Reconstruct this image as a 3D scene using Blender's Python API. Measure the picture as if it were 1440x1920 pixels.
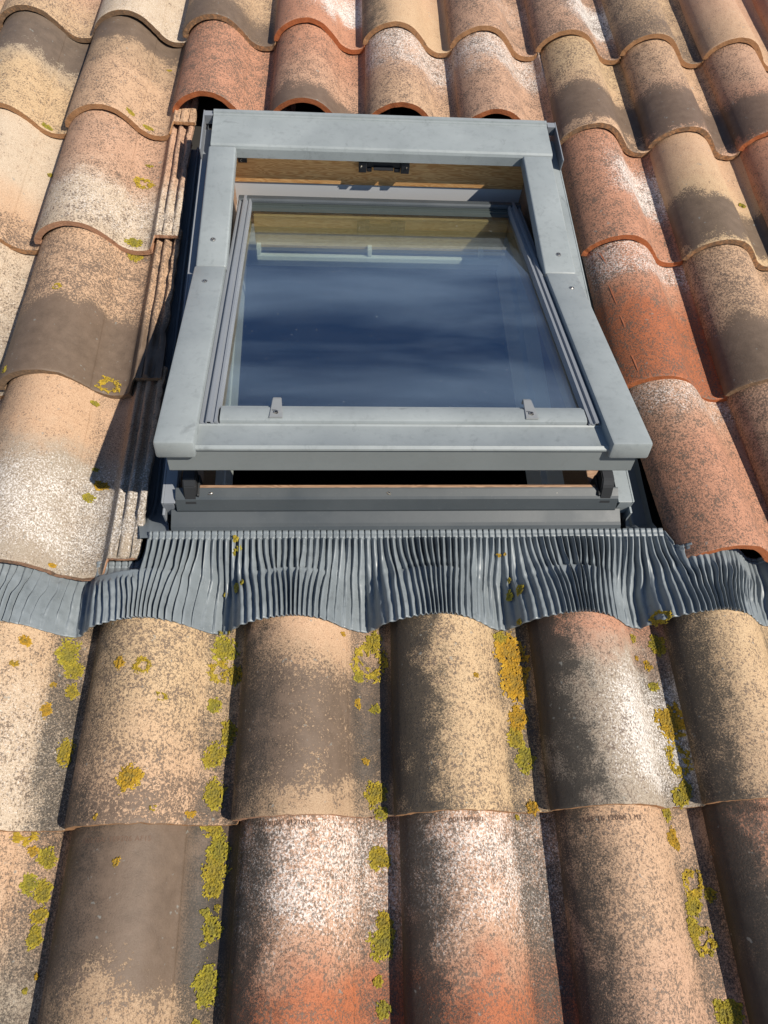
import bpy, bmesh, math, random
from mathutils import Vector, Matrix, noise

for o in list(bpy.data.objects):
    bpy.data.objects.remove(o, do_unlink=True)
SC = bpy.context.scene
COL = SC.collection
R = math.radians

# ------------------------------------------------------------------ camera, sky, sun, exposure
# The roof plane is modelled flat (u right, v up the slope, w out of the roof) and tilted by SLOPE.
SLOPE = R(20.0)
M = Matrix.Rotation(SLOPE, 4, 'X')
CAM_POS = Vector((0.61164, -2.02329, 1.16540))
CAM_R = Matrix(((0.9972361, 0.00390182, -0.07419527), (-0.03796047, 0.88519758, -0.46366393), (0.06386834, 0.4651989, 0.8828991)))
cd = bpy.data.cameras.new('camera')
cam = bpy.data.objects.new('camera', cd); COL.objects.link(cam)
cam.matrix_world = M @ Matrix.Translation(CAM_POS) @ CAM_R.to_4x4()
cd.sensor_width = 36.0; cd.lens = 36.0 * 1389.9 / 1920.0
cd.clip_start = 0.02; cd.clip_end = 2000.0
SC.camera = cam
SC.render.resolution_x = 768; SC.render.resolution_y = 1024

SUN_ROOF = Vector((0.56, -0.25, 0.79)).normalized()
SUN = (M.to_3x3() @ SUN_ROOF).normalized()
sl = bpy.data.lights.new('sun', 'SUN'); sl.energy = 5.0; sl.angle = R(0.5); sl.color = (1.0, 0.925, 0.81)
so = bpy.data.objects.new('sun', sl); COL.objects.link(so)
so.rotation_euler = SUN.to_track_quat('Z', 'Y').to_euler(); so.location = SUN * 8

W = bpy.data.worlds.new('World'); SC.world = W; W.use_nodes = True
nt = W.node_tree; nt.nodes.clear()
def wn(t, **k):
    n = nt.nodes.new(t)
    for a, b in k.items(): setattr(n, a, b)
    return n
out = wn('ShaderNodeOutputWorld'); bg = wn('ShaderNodeBackground'); sky = wn('ShaderNodeTexSky', sky_type='NISHITA')
sky.sun_disc = False; sky.sun_elevation = math.asin(SUN.z); sky.sun_rotation = math.atan2(SUN.x, SUN.y)
sky.air_density = 1.0; sky.dust_density = 0.2; sky.ozone_density = 3.5
bg.inputs['Strength'].default_value = 0.05
# thin streaks of cirrus
tc = wn('ShaderNodeTexCoord'); mp = wn('ShaderNodeMapping'); mp.inputs['Scale'].default_value = (0.9, 7.0, 9.0); mp.inputs['Rotation'].default_value = (0.30, 0.34, 0.42)
n1 = wn('ShaderNodeTexNoise'); n1.inputs['Scale'].default_value = 1.35; n1.inputs['Detail'].default_value = 4; n1.inputs['Roughness'].default_value = 0.5; n1.inputs['Distortion'].default_value = 0.35
mr = wn('ShaderNodeMapRange'); mr.inputs['From Min'].default_value = 0.43; mr.inputs['From Max'].default_value = 0.66; mr.inputs['To Max'].default_value = 0.50
mx = wn('ShaderNodeMix', data_type='RGBA'); mx.inputs['B'].default_value = (6.4, 8.6, 12.0, 1)
L_ = nt.links.new
L_(tc.outputs['Generated'], mp.inputs['Vector']); L_(mp.outputs['Vector'], n1.inputs['Vector']); L_(n1.outputs['Fac'], mr.inputs['Value'])
L_(mr.outputs['Result'], mx.inputs['Factor']); tint = wn('ShaderNodeMix', data_type='RGBA', blend_type='MULTIPLY'); tint.inputs['Factor'].default_value = 1.0; tint.inputs['B'].default_value = (0.72, 0.90, 1.12, 1)
L_(sky.outputs['Color'], tint.inputs['A']); L_(tint.outputs['Result'], mx.inputs['A']); L_(mx.outputs['Result'], bg.inputs['Color']); L_(bg.outputs['Background'], out.inputs['Surface'])
SC.view_settings.view_transform = 'Standard'; SC.view_settings.look = 'None'
SC.view_settings.exposure = 0.48; SC.view_settings.gamma = 1.0
SC.cycles.max_bounces = 8; SC.cycles.transparent_max_bounces = 12

# ------------------------------------------------------------------ helpers
class NT:
    """a tiny node-graph writer"""
    def __init__(s, name):
        s.m = bpy.data.materials.new(name); s.m.use_nodes = True
        s.t = s.m.node_tree; s.t.nodes.clear()
        s.out = s.t.nodes.new('ShaderNodeOutputMaterial')
        s.tc = None
    def put(s, sock, v):
        if isinstance(v, bpy.types.NodeSocket): s.t.links.new(v, sock)
        elif isinstance(v, (tuple, list)) and sock.type == 'RGBA' and len(v) == 3: sock.default_value = (*v, 1)
        else: sock.default_value = v
    def math(s, op, a, b=0.0, c=0.0, clamp=False):
        n = s.t.nodes.new('ShaderNodeMath'); n.operation = op; n.use_clamp = clamp
        for i, x in enumerate((a, b, c)): s.put(n.inputs[i], x)
        return n.outputs[0]
    def add(s, a, b): return s.math('ADD', a, b)
    def sub(s, a, b): return s.math('SUBTRACT', a, b)
    def mul(s, a, b): return s.math('MULTIPLY', a, b)
    def vmath(s, op, a, b=(0, 0, 0), scale=None):
        n = s.t.nodes.new('ShaderNodeVectorMath'); n.operation = op
        s.put(n.inputs[0], a)
        if scale is not None: s.put(n.inputs['Scale'], scale)
        else: s.put(n.inputs[1], b)
        return n.outputs[0]
    def ramp(s, x, a, b, lo=0.0, hi=1.0, smooth=False):
        n = s.t.nodes.new('ShaderNodeMapRange'); n.clamp = True
        if smooth: n.interpolation_type = 'SMOOTHSTEP'
        for k, v in (('Value', x), ('From Min', a), ('From Max', b), ('To Min', lo), ('To Max', hi)): s.put(n.inputs[k], v)
        return n.outputs['Result']
    def mix(s, f, a, b, blend='MIX'):
        n = s.t.nodes.new('ShaderNodeMix'); n.data_type = 'RGBA'; n.blend_type = blend
        s.put(n.inputs['Factor'], f); s.put(n.inputs['A'], a); s.put(n.inputs['B'], b)
        return n.outputs['Result']
    def obj(s):
        if s.tc is None: s.tc = s.t.nodes.new('ShaderNodeTexCoord')
        return s.tc.outputs['Object']
    def rand(s): return s.t.nodes.new('ShaderNodeObjectInfo').outputs['Random']
    def noise(s, vec, scale, detail=3, rough=0.6, dist=0.0):
        n = s.t.nodes.new('ShaderNodeTexNoise')
        s.put(n.inputs['Vector'], vec); s.put(n.inputs['Scale'], scale); n.inputs['Detail'].default_value = detail
        n.inputs['Roughness'].default_value = rough; n.inputs['Distortion'].default_value = dist
        return n.outputs['Fac']
    def attr(s, name):
        n = s.t.nodes.new('ShaderNodeAttribute'); n.attribute_type = 'OBJECT'; n.attribute_name = name
        return n
    def sep(s, v):
        n = s.t.nodes.new('ShaderNodeSeparateXYZ'); s.put(n.inputs[0], v); return n.outputs
    def bump(s, h, strength, dist):
        n = s.t.nodes.new('ShaderNodeBump'); s.put(n.inputs['Height'], h); n.inputs['Strength'].default_value = strength; n.inputs['Distance'].default_value = dist
        return n.outputs['Normal']
    def pbsdf(s, col, rough=0.6, metal=0.0, normal=None, spec=None, coat=None):
        n = s.t.nodes.new('ShaderNodeBsdfPrincipled')
        s.put(n.inputs['Base Color'], col); s.put(n.inputs['Roughness'], rough); s.put(n.inputs['Metallic'], metal)
        if normal is not None: s.put(n.inputs['Normal'], normal)
        if spec is not None: s.put(n.inputs['Specular IOR Level'], spec)
        if coat is not None: s.put(n.inputs['Coat Weight'], coat)
        s.t.links.new(n.outputs[0], s.out.inputs['Surface'])
        return n

def link(o, parent=None):
    COL.objects.link(o)
    if parent is not None: o.parent = parent
    return o
def mesh_obj(name, bm, mats, parent=None, smooth=False):
    me = bpy.data.meshes.new(name); bm.normal_update(); bm.to_mesh(me); bm.free()
    for m in (mats if isinstance(mats, (list, tuple)) else [mats]): me.materials.append(m)
    if smooth:
        for p in me.polygons: p.use_smooth = True
    return link(bpy.data.objects.new(name, me), parent)
def py_obj(name, verts, faces, mats, parent=None, smooth=False, midx=None):
    me = bpy.data.meshes.new(name); me.from_pydata(verts, [], faces)
    for m in (mats if isinstance(mats, (list, tuple)) else [mats]): me.materials.append(m)
    if midx: me.polygons.foreach_set('material_index', midx)
    if smooth: me.polygons.foreach_set('use_smooth', [True] * len(me.polygons))
    me.update()
    return link(bpy.data.objects.new(name, me), parent)
def sharp(o, deg=35):
    me = o.data
    if hasattr(me, 'set_sharp_from_angle'): me.set_sharp_from_angle(angle=R(deg))
def tag(o, label=None, cat=None, group=None, kind=None):
    if label: o['label'] = label
    if cat: o['category'] = cat
    if group: o['group'] = group
    if kind: o['kind'] = kind
    return o
def place(o, u, v, w, rot=0.0, extra=None):
    mm = M @ Matrix.Translation((u, v, w)) @ Matrix.Rotation(rot, 4, 'Z')
    if extra is not None: mm = mm @ extra
    o.location = mm.to_translation(); o.rotation_euler = mm.to_euler()
    return o
def add_box(bm, x0, x1, y0, y1, z0, z1, bev=0.0, seg=2, off=(0, 0, 0)):
    ox, oy, oz = off
    r = bmesh.ops.create_cube(bm, size=1.0)
    vs = r['verts']
    for v in vs:
        v.co = Vector(((x0 + x1) / 2 + v.co.x * (x1 - x0) - ox, (y0 + y1) / 2 + v.co.y * (y1 - y0) - oy, (z0 + z1) / 2 + v.co.z * (z1 - z0) - oz))
    if bev > 0:
        es = list({e for v in vs for e in v.link_edges})
        bmesh.ops.bevel(bm, geom=es, offset=bev, segments=seg, profile=0.5, affect='EDGES')
def add_extrude(bm, pts, x0, x1, off=(0, 0, 0), closed=True, cap=True, nx=1):
    """profile of (y, z) points swept along x"""
    ox, oy, oz = off
    rows = []
    for i in range(nx + 1):
        x = x0 + (x1 - x0) * i / nx
        rows.append([bm.verts.new((x - ox, p[0] - oy, p[1] - oz)) for p in pts])
    n = len(pts)
    for a, b in zip(rows, rows[1:]):
        for j in range(n if closed else n - 1):
            bm.faces.new((a[j], a[(j + 1) % n], b[(j + 1) % n], b[j]))
    if closed and cap:
        bm.faces.new(rows[0][::-1]); bm.faces.new(rows[-1])
    bmesh.ops.recalc_face_normals(bm, faces=bm.faces[:])
def shell(pts, th):
    """close an open (y, z) polyline into a thin sheet profile"""
    offs = []
    for i, p in enumerate(pts):
        a = pts[max(0, i - 1)]; b = pts[min(len(pts) - 1, i + 1)]
        dx, dy = b[0] - a[0], b[1] - a[1]; l = math.hypot(dx, dy) or 1
        offs.append((p[0] - dy / l * th, p[1] + dx / l * th))
    return list(pts) + offs[::-1]
def add_cyl(bm, c, axis, r0, r1, h, seg=20):
    q = Vector(axis).normalized().to_track_quat('Z', 'Y').to_matrix().to_4x4()
    bmesh.ops.create_cone(bm, cap_ends=True, segments=seg, radius1=r0, radius2=r1, depth=h, matrix=Matrix.Translation(c) @ q)
def nz(x, y=0.0, z=0.0): return noise.noise(Vector((x, y, z)))
def sstep(a, b, x):
    t = min(1.0, max(0.0, (x - a) / (b - a))); return t * t * (3 - 2 * t)

# ------------------------------------------------------------------ materials
def vec3(n): return n.outputs['Vector']
def make_clay():
    g = NT('weathered_clay')
    p = g.obj(); rnd = g.rand()
    px = g.sep(p)
    u, v = px[0], px[1]
    off = g.vmath('SCALE', (37.0, 19.0, 53.0), scale=rnd)
    q = g.vmath('ADD', p, off)
    A, B = g.attr('tint_low').outputs['Vector'], g.attr('tint_high').outputs['Vector']
    f1, f2, f3, f4 = (g.sep(g.attr(n).outputs['Vector']) for n in ('flame', 'smoke', 'frost', 'grime'))
    lowf = g.noise(q, 14.0, 3, 0.55)
    lowc = g.sub(lowf, 0.5)
    midf = g.noise(q, 42.0, 4, 0.65)
    midc = g.sub(midf, 0.5)
    t = g.mul(v, 1 / 0.383)
    tn = g.add(t, g.add(g.mul(lowc, 0.35), g.mul(midc, 0.16)))
    # clay body colours
    blend = g.ramp(g.sub(tn, f1[0]), g.mul(f1[1], -1.0), f1[1], smooth=True)
    col = g.mix(blend, A, B)
    fine = g.noise(q, 620.0, 2, 0.6)
    col = g.mix(g.ramp(midf, 0.35, 0.7, 0, 0.25), col, g.mix(1.0, col, (0.86, 0.72, 0.62), 'MULTIPLY'))
    col = g.mix(g.ramp(fine, 0.44, 0.58, 0, 0.55), col, g.mix(1.0, col, (0.60, 0.54, 0.48), 'MULTIPLY'))
    gr2 = g.noise(g.vmath('ADD', q, (4, 4, 4)), 1150.0, 2, 0.6)
    col = g.mix(g.ramp(gr2, 0.50, 0.66, 0, 0.6), col, g.mix(1.0, col, (0.52, 0.46, 0.42), 'MULTIPLY'))
    # dry white bloom
    qs = g.vmath('MULTIPLY', q, (1.0, 0.88, 1.0))
    side = g.math('ADD', 0.5, g.mul(g.mul(f4[2], 11.0), g.sub(u, 0.095)), clamp=True)
    wz = g.ramp(g.math('ABSOLUTE', g.sub(tn, f3[0])), f3[1], g.mul(f3[1], 0.25), smooth=True)
    wk = g.mul(g.mul(g.mul(wz, side), f3[2]), g.ramp(lowf, 0.25, 0.6, 0.7, 1.1))
    wnz = g.noise(g.vmath('ADD', qs, (5.1, 2.2, 0)), 340.0, 4, 0.74)
    wm = g.math('MULTIPLY_ADD', g.sub(g.math('MULTIPLY_ADD', wk, 0.42, 0.28), wnz), 6.0, 0.5, clamp=True)
    wm = g.mul(wm, g.math('GREATER_THAN', wk, 0.02))
    col = g.mix(g.mul(wm, 0.92), col, (0.66, 0.62, 0.58))
    # brown smoke: sparse flakes that close into a smoky band
    sz = g.ramp(g.math('ABSOLUTE', g.sub(tn, f2[0])), f2[1], g.mul(f2[1], 0.30), smooth=True)
    kk = g.add(g.add(f1[2], g.mul(sz, f2[2])), g.add(g.mul(lowc, 0.45), g.mul(midc, 0.75)))
    kn = g.noise(qs, 255.0, 5, 0.70, 0.25)
    kn2 = g.noise(g.vmath('ADD', qs, (1.7, 0, 3.3)), 620.0, 2, 0.5)
    knm = g.add(g.mul(kn, 0.72), g.mul(kn2, 0.28))
    km = g.math('MULTIPLY_ADD', g.sub(g.math('MULTIPLY_ADD', kk, 0.29, 0.370), knm), 13.0, 0.5, clamp=True)
    smoke = g.mix(g.ramp(midf, 0.3, 0.7), (0.072, 0.051, 0.038), (0.120, 0.087, 0.065))
    col = g.mix(g.mul(km, g.ramp(sz, 0, 1, g.ramp(midf, 0.3, 0.65, 0.74, 0.94), 0.90)), col, smoke)
    # black grime on the weather side and in the channel, where it also paints in deeper shade
    gl = g.mul(g.ramp(g.add(u, g.add(g.mul(lowc, 0.16), g.mul(midc, 0.11))), 0.108, 0.030), g.mul(f4[0], 1.04))
    gv = g.mul(g.mul(g.ramp(u, 0.160, 0.186, smooth=True), f4[1]), 0.82)
    gk = g.mul(g.math('MAXIMUM', gl, gv), g.ramp(lowf, 0.28, 0.52, 0.55, 1.05))
    gn = g.noise(g.vmath('ADD', q, (9.4, 1.2, 7.7)), 430.0, 5, 0.80)
    gm = g.math('MULTIPLY_ADD', g.sub(g.math('MULTIPLY_ADD', gk, 0.40, 0.26), gn), 5.0, 0.5, clamp=True)
    gm = g.mul(gm, g.math('GREATER_THAN', gk, 0.02))
    col = g.mix(g.mul(gm, 0.92), col, g.mix(midf, (0.018, 0.016, 0.014), (0.056, 0.049, 0.040)))
    # scattered little grey crusts
    gc = g.math('MULTIPLY_ADD', g.sub(g.noise(g.vmath('ADD', q, (2, 8, 1)), 90.0, 2, 0.5), 0.70), 18.0, 0.0, clamp=True)
    col = g.mix(g.mul(gc, 0.7), col, (0.20, 0.20, 0.18))
    h = g.add(g.add(g.mul(km, 0.55), g.mul(wnz, 0.5)), g.add(g.mul(gn, 0.5), g.mul(midf, 1.2)))
    g.pbsdf(col, g.ramp(km, 0, 1, 0.72, 0.58), normal=g.bump(h, 0.42, 0.0016), spec=0.3)
    return g.m
def make_raw_clay():
    g = NT('raw_clay_edge')
    p = g.obj(); q = g.vmath('ADD', p, g.vmath('SCALE', (31.0, 17.0, 5.0), scale=g.rand()))
    c = g.attr('edge_tint').outputs['Vector']
    n = g.noise(q, 110.0, 4, 0.65); n2 = g.noise(q, 420.0, 3, 0.6); rough = g.sep(g.attr('edge_wear').outputs['Vector'])
    wm = g.math('MULTIPLY_ADD', g.sub(g.math('MULTIPLY_ADD', rough[0], 0.42, 0.28), n), 8.0, 0.5, clamp=True)
    wm = g.mul(wm, g.math('GREATER_THAN', rough[0], 0.02))
    col = g.mix(g.ramp(n2, 0.3, 0.7, 0, 0.5), c, g.mix(1.0, c, (0.62, 0.55, 0.5), 'MULTIPLY'))
    col = g.mix(g.mul(wm, 0.75), col, (0.15, 0.105, 0.07))
    g.pbsdf(col, 0.85, normal=g.bump(g.add(n, g.mul(n2, 0.6)), 0.6, 0.002), spec=0.2)
    return g.m
CLAY = make_clay(); RAW = make_raw_clay()

def make_paint(name, c, rough, blot=0.35, dirt=0.3, scratch=0.0):
    g = NT(name)
    p = g.obj(); q = g.vmath('ADD', p, g.vmath('SCALE', (13.0, 7.0, 3.0), scale=g.rand()))
    a = g.noise(q, 9.0, 5, 0.6); b = g.noise(q, 70.0, 4, 0.7); d = g.noise(q, 480.0, 2, 0.6)
    light = tuple(min(0.9, x * 1.22 + 0.015) for x in c); dark = tuple(x * 0.72 for x in c)
    col = g.mix(g.ramp(a, 0.3, 0.7, 0, blot * 2), c, light)
    col = g.mix(g.mul(g.ramp(b, 0.52, 0.72), blot), col, dark)
    st = g.ramp(g.noise(g.vmath('ADD', q, (3, 3, 3)), 26.0, 5, 0.72, 0.8), 0.60, 0.70)
    col = g.mix(g.mul(st, dirt * 0.7), col, tuple(x * 0.45 for x in c))
    sp = g.ramp(d, 0.69, 0.74); col = g.mix(g.mul(sp, dirt), col, (0.42, 0.40, 0.36))
    g.pbsdf(col, g.ramp(a, 0.3, 0.7, rough - 0.09, rough + 0.14), normal=g.bump(g.add(b, g.mul(d, 0.3)), 0.06, 0.001), spec=0.45)
    return g.m
PAINT = make_paint('weathered_grey_paint', (0.204, 0.226, 0.231), 0.42, 0.38, 0.5)
PAINT_B = make_paint('grey_paint_drip_edge', (0.158, 0.176, 0.179), 0.48, 0.14, 0.12)
PAINT_D = make_paint('dark_grey_paint', (0.046, 0.054, 0.060), 0.45, 0.16, 0.16)
PAINT_R = make_paint('grooved_grey_rail', (0.178, 0.192, 0.212), 0.40, 0.10, 0.12)
LEAD = make_paint('pleated_blue_grey_lead', (0.132, 0.152, 0.165), 0.40, 0.50, 0.5)
GUTTER = make_paint('gutter_grey_sheet', (0.095, 0.110, 0.122), 0.42, 0.2, 0.2)

def make_wood(name, c0, c1, rough=0.4):
    g = NT(name)
    p = g.obj()
    w = g.vmath('MULTIPLY', p, (1.0, 9.0, 9.0))
    n = g.noise(g.vmath('MULTIPLY', p, (3.2, 24.0, 24.0)), 1.6, 3, 0.5)
    wv = g.t.nodes.new('ShaderNodeTexWave'); wv.wave_type = 'RINGS'; wv.rings_direction = 'X'
    g.put(wv.inputs['Vector'], g.vmath('ADD', w, g.vmath('SCALE', (0.0, 1.0, 1.0), scale=g.mul(n, 1.1))))
    wv.inputs['Scale'].default_value = 7.0; wv.inputs['Distortion'].default_value = 5.5; wv.inputs['Detail'].default_value = 3; wv.inputs['Detail Scale'].default_value = 1.4
    f = g.noise(g.vmath('MULTIPLY', p, (9, 240, 240)), 2.0, 3, 0.6)
    col = g.mix(wv.outputs['Fac'], c0, c1)
    col = g.mix(g.ramp(f, 0.35, 0.7, 0, 0.35), col, tuple(x * 0.6 for x in c0))
    g.pbsdf(col, rough, normal=g.bump(f, 0.08, 0.001), spec=0.4)
    return g.m
WOOD = make_wood('varnished_pine', (0.50, 0.245, 0.085), (0.70, 0.43, 0.19))
WOOD_W = make_wood('weathered_shaded_pine', (0.20, 0.115, 0.066), (0.34, 0.21, 0.13), 0.6)  # weathered bottom rail; also the jambs, with shadow painted into their colour
WOOD_S = make_wood('pale_pine_sash', (0.50, 0.35, 0.16), (0.64, 0.48, 0.26))

def simple(name, c, rough=0.5, metal=0.0, var=0.25, scale=40.0, spec=0.4):
    g = NT(name)
    n = g.noise(g.obj(), scale, 4, 0.6)
    g.pbsdf(g.mix(g.ramp(n, 0.3, 0.7, 0, var), c, tuple(x * 0.55 for x in c)), rough, metal, spec=spec, normal=g.bump(n, 0.05, 0.001))
    return g.m
RUBBER = simple('black_rubber', (0.020, 0.021, 0.023), 0.5)
PLASTIC = simple('black_plastic', (0.016, 0.017, 0.020), 0.35)
STEEL = simple('zinc_screw', (0.62, 0.56, 0.47), 0.32, 0.9, 0.3, 300)
CLIPM = simple('grey_clip_metal', (0.30, 0.31, 0.31), 0.38, 0.3, 0.2, 120)
WHITE = simple('white_lining_board', (0.56, 0.57, 0.58), 0.6, 0, 0.1, 6)
BARM = simple('white_vent_bar', (0.74, 0.78, 0.74), 0.35, 0, 0.08, 20)
SEAL = simple('glazing_spacer', (0.07, 0.085, 0.082), 0.35, 0.3, 0.2, 60)
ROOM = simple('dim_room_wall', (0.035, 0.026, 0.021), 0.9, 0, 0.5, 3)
DECK = simple('dark_roof_underlay', (0.022, 0.020, 0.018), 0.9, 0, 0.4, 20)
GROUND = simple('grassy_ground', (0.075, 0.085, 0.040), 0.95, 0, 0.6, 0.6)
ETCH = simple('stamp_recess', (0.13, 0.080, 0.055), 0.9, 0, 0.3, 200)
MOUTH = simple('broken_clay', (0.46, 0.15, 0.07), 0.9, 0, 0.3, 200)

def make_lichen():
    g = NT('yellow_lichen_crust')
    p = g.obj(); q = g.vmath('ADD', p, g.vmath('SCALE', (11.0, 5.0, 3.0), scale=g.rand()))
    k = g.sep(g.attr('crust_hue').outputs['Vector'])
    n = g.noise(q, 420.0, 3, 0.6); m_ = g.noise(q, 110.0, 3, 0.6)
    yel = g.mix(k[0], (0.25, 0.208, 0.022), (0.44, 0.215, 0.014))
    col = g.mix(g.ramp(m_, 0.35, 0.65), yel, g.mix(k[0], (0.165, 0.155, 0.028), (0.28, 0.14, 0.018)))
    col = g.mix(g.ramp(n, 0.52, 0.64, 0, 0.8), col, (0.075, 0.066, 0.018))
    ra = g.t.nodes.new('ShaderNodeAttribute'); ra.attribute_type = 'GEOMETRY'; ra.attribute_name = 'rim'
    col = g.mix(g.ramp(ra.outputs['Fac'], 0.30, 0.0, 0, 0.55), col, g.mix(k[0], (0.46, 0.40, 0.05), (0.60, 0.36, 0.05)))
    col = g.mix(g.ramp(ra.outputs['Fac'], 0.45, 0.95, 0, 0.45), col, (0.13, 0.115, 0.04))
    g.pbsdf(col, 0.9, normal=g.bump(n, 0.6, 0.002), spec=0.15)
    return g.m
LICHEN_M = make_lichen()

def make_glass():
    g = NT('sealed_window_glass')
    geo = g.t.nodes.new('ShaderNodeNewGeometry')
    dt = g.t.nodes.new('ShaderNodeVectorMath'); dt.operation = 'DOT_PRODUCT'
    g.t.links.new(geo.outputs['Normal'], dt.inputs[0]); g.t.links.new(geo.outputs['Incoming'], dt.inputs[1])
    grz = g.math('POWER', g.sub(1.0, g.math('ABSOLUTE', dt.outputs['Value'])), 5.0)
    fres = g.math('MULTIPLY_ADD', grz, 0.72, 0.27)
    tr = g.t.nodes.new('ShaderNodeBsdfTransparent'); tr.inputs['Color'].default_value = (0.90, 0.935, 0.90, 1)
    gl = g.t.nodes.new('ShaderNodeBsdfGlossy'); gl.inputs['Roughness'].default_value = 0.012; gl.inputs['Color'].default_value = (0.95, 0.97, 1.0, 1)
    df = g.t.nodes.new('ShaderNodeBsdfDiffuse'); df.inputs['Color'].default_value = (0.75, 0.78, 0.8, 1)
    p = g.obj()
    dust = g.ramp(g.noise(p, 210.0, 2, 0.6), 0.74, 0.80, 0, 0.5)
    film = g.ramp(g.noise(g.vmath('MULTIPLY', p, (1, 2.4, 1)), 7.0, 5, 0.65), 0.35, 0.8, 0.001, 0.009)
    a = g.t.nodes.new('ShaderNodeMixShader'); b = g.t.nodes.new('ShaderNodeMixShader')
    g.put(a.inputs['Fac'], fres); g.t.links.new(tr.outputs[0], a.inputs[1]); g.t.links.new(gl.outputs[0], a.inputs[2])
    g.put(b.inputs['Fac'], g.math('MAXIMUM', dust, film)); g.t.links.new(a.outputs[0], b.inputs[1]); g.t.links.new(df.outputs[0], b.inputs[2])
    g.t.links.new(b.outputs[0], g.out.inputs['Surface'])
    return g.m
GLASS = make_glass()

# ------------------------------------------------------------------ the setting: ground, underlay of the roof, room below
P, L, T = 0.235, 0.383, 0.0185
gv_ = [(-60, -60, -4.2), (60, -60, -4.2), (60, 60, -4.2), (-60, 60, -4.2)]
tag(py_obj('ground', gv_, [(0, 1, 2, 3)], GROUND), kind='structure')
WU0, WU1, WV0, WV1 = 0.345, 1.125, -1.425, -0.44         # outer window frame
bm = bmesh.new()
for a in ((-0.62, WU0, -2.75, 0.95), (WU1, 2.35, -2.75, 0.95), (WU0, WU1, -2.75, WV0), (WU0, WU1, WV1, 0.95)):
    add_box(bm, a[0], a[1], a[2], a[3], -0.078, -0.056)
tag(place(mesh_obj('roof_underlay', bm, DECK), 0, 0, 0), kind='structure')
# the attic room, an open-topped dark shell hung under the window
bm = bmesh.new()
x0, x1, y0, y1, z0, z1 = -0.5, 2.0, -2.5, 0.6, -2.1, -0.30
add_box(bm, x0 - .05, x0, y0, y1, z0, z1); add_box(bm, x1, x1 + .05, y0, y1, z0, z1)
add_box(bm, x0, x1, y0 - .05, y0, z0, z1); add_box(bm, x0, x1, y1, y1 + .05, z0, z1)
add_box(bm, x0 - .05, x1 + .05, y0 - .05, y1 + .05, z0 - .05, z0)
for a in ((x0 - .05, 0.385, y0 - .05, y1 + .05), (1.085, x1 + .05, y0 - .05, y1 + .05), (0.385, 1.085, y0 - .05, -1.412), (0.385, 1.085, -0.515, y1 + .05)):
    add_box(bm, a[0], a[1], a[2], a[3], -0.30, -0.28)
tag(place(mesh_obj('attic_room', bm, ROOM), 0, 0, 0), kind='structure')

# ------------------------------------------------------------------ roof tiles
PROF = [(0,-.005),(.0008,.0050),(.0040,.0125),(.0130,.0250),(.030,.0400),(.056,.0535),(.084,.0590),(.110,.0560),(.134,.0447),(.153,.027),(.165,.0130),(.1700,.0076),(.1714,.0054),(.1724,.0032),(.180,-.0045),(.192,-.0125),(.206,-.0168),(.221,-.0168),(.233,-.0140),(.240,-.0070),(.246,.0020),(.2495,.0058),(.2540,.0052),(.2575,-.001),(.262,-.002),(.266,.008),(.273,.009),(.278,.000),(.284,-.001),(.288,.010),(.295,.0115),(.300,.009)]
def catmull(pts, n):
    res = []; q = [pts[0]] + pts + [pts[-1]]
    for i in range(1, len(q) - 2):
        a, b, c, d = q[i - 1], q[i], q[i + 1], q[i + 2]
        for k in range(n):
            t = k / n
            res.append(tuple(.5 * ((2 * b[j]) + (c[j] - a[j]) * t + (2 * a[j] - 5 * b[j] + 4 * c[j] - d[j]) * t * t + (3 * b[j] - a[j] - 3 * c[j] + d[j]) * t ** 3) for j in (0, 1)))
    res.append(pts[-1]); return res
PC = catmull(PROF, 3)
NSHELF = next(i for i, p in enumerate(PC) if p[0] >= 0.2405)
def prof(u):
    if u <= PC[0][0]: return PC[0][1]
    for a, b in zip(PC, PC[1:]):
        if a[0] <= u <= b[0]: return a[1] + (b[1] - a[1]) * (u - a[0]) / max(1e-9, b[0] - a[0])
    return PC[-1][1]
def taper(u, v): return u + .009 * max(0., 1 - u / .10) * (v / L)
def untaper(u, v):
    q = u
    for _ in range(8): q = u - .009 * max(0., 1 - q / .10) * (v / L)
    return q
def surf(u, v): return prof(untaper(u, v)) - v * T / L

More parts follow.
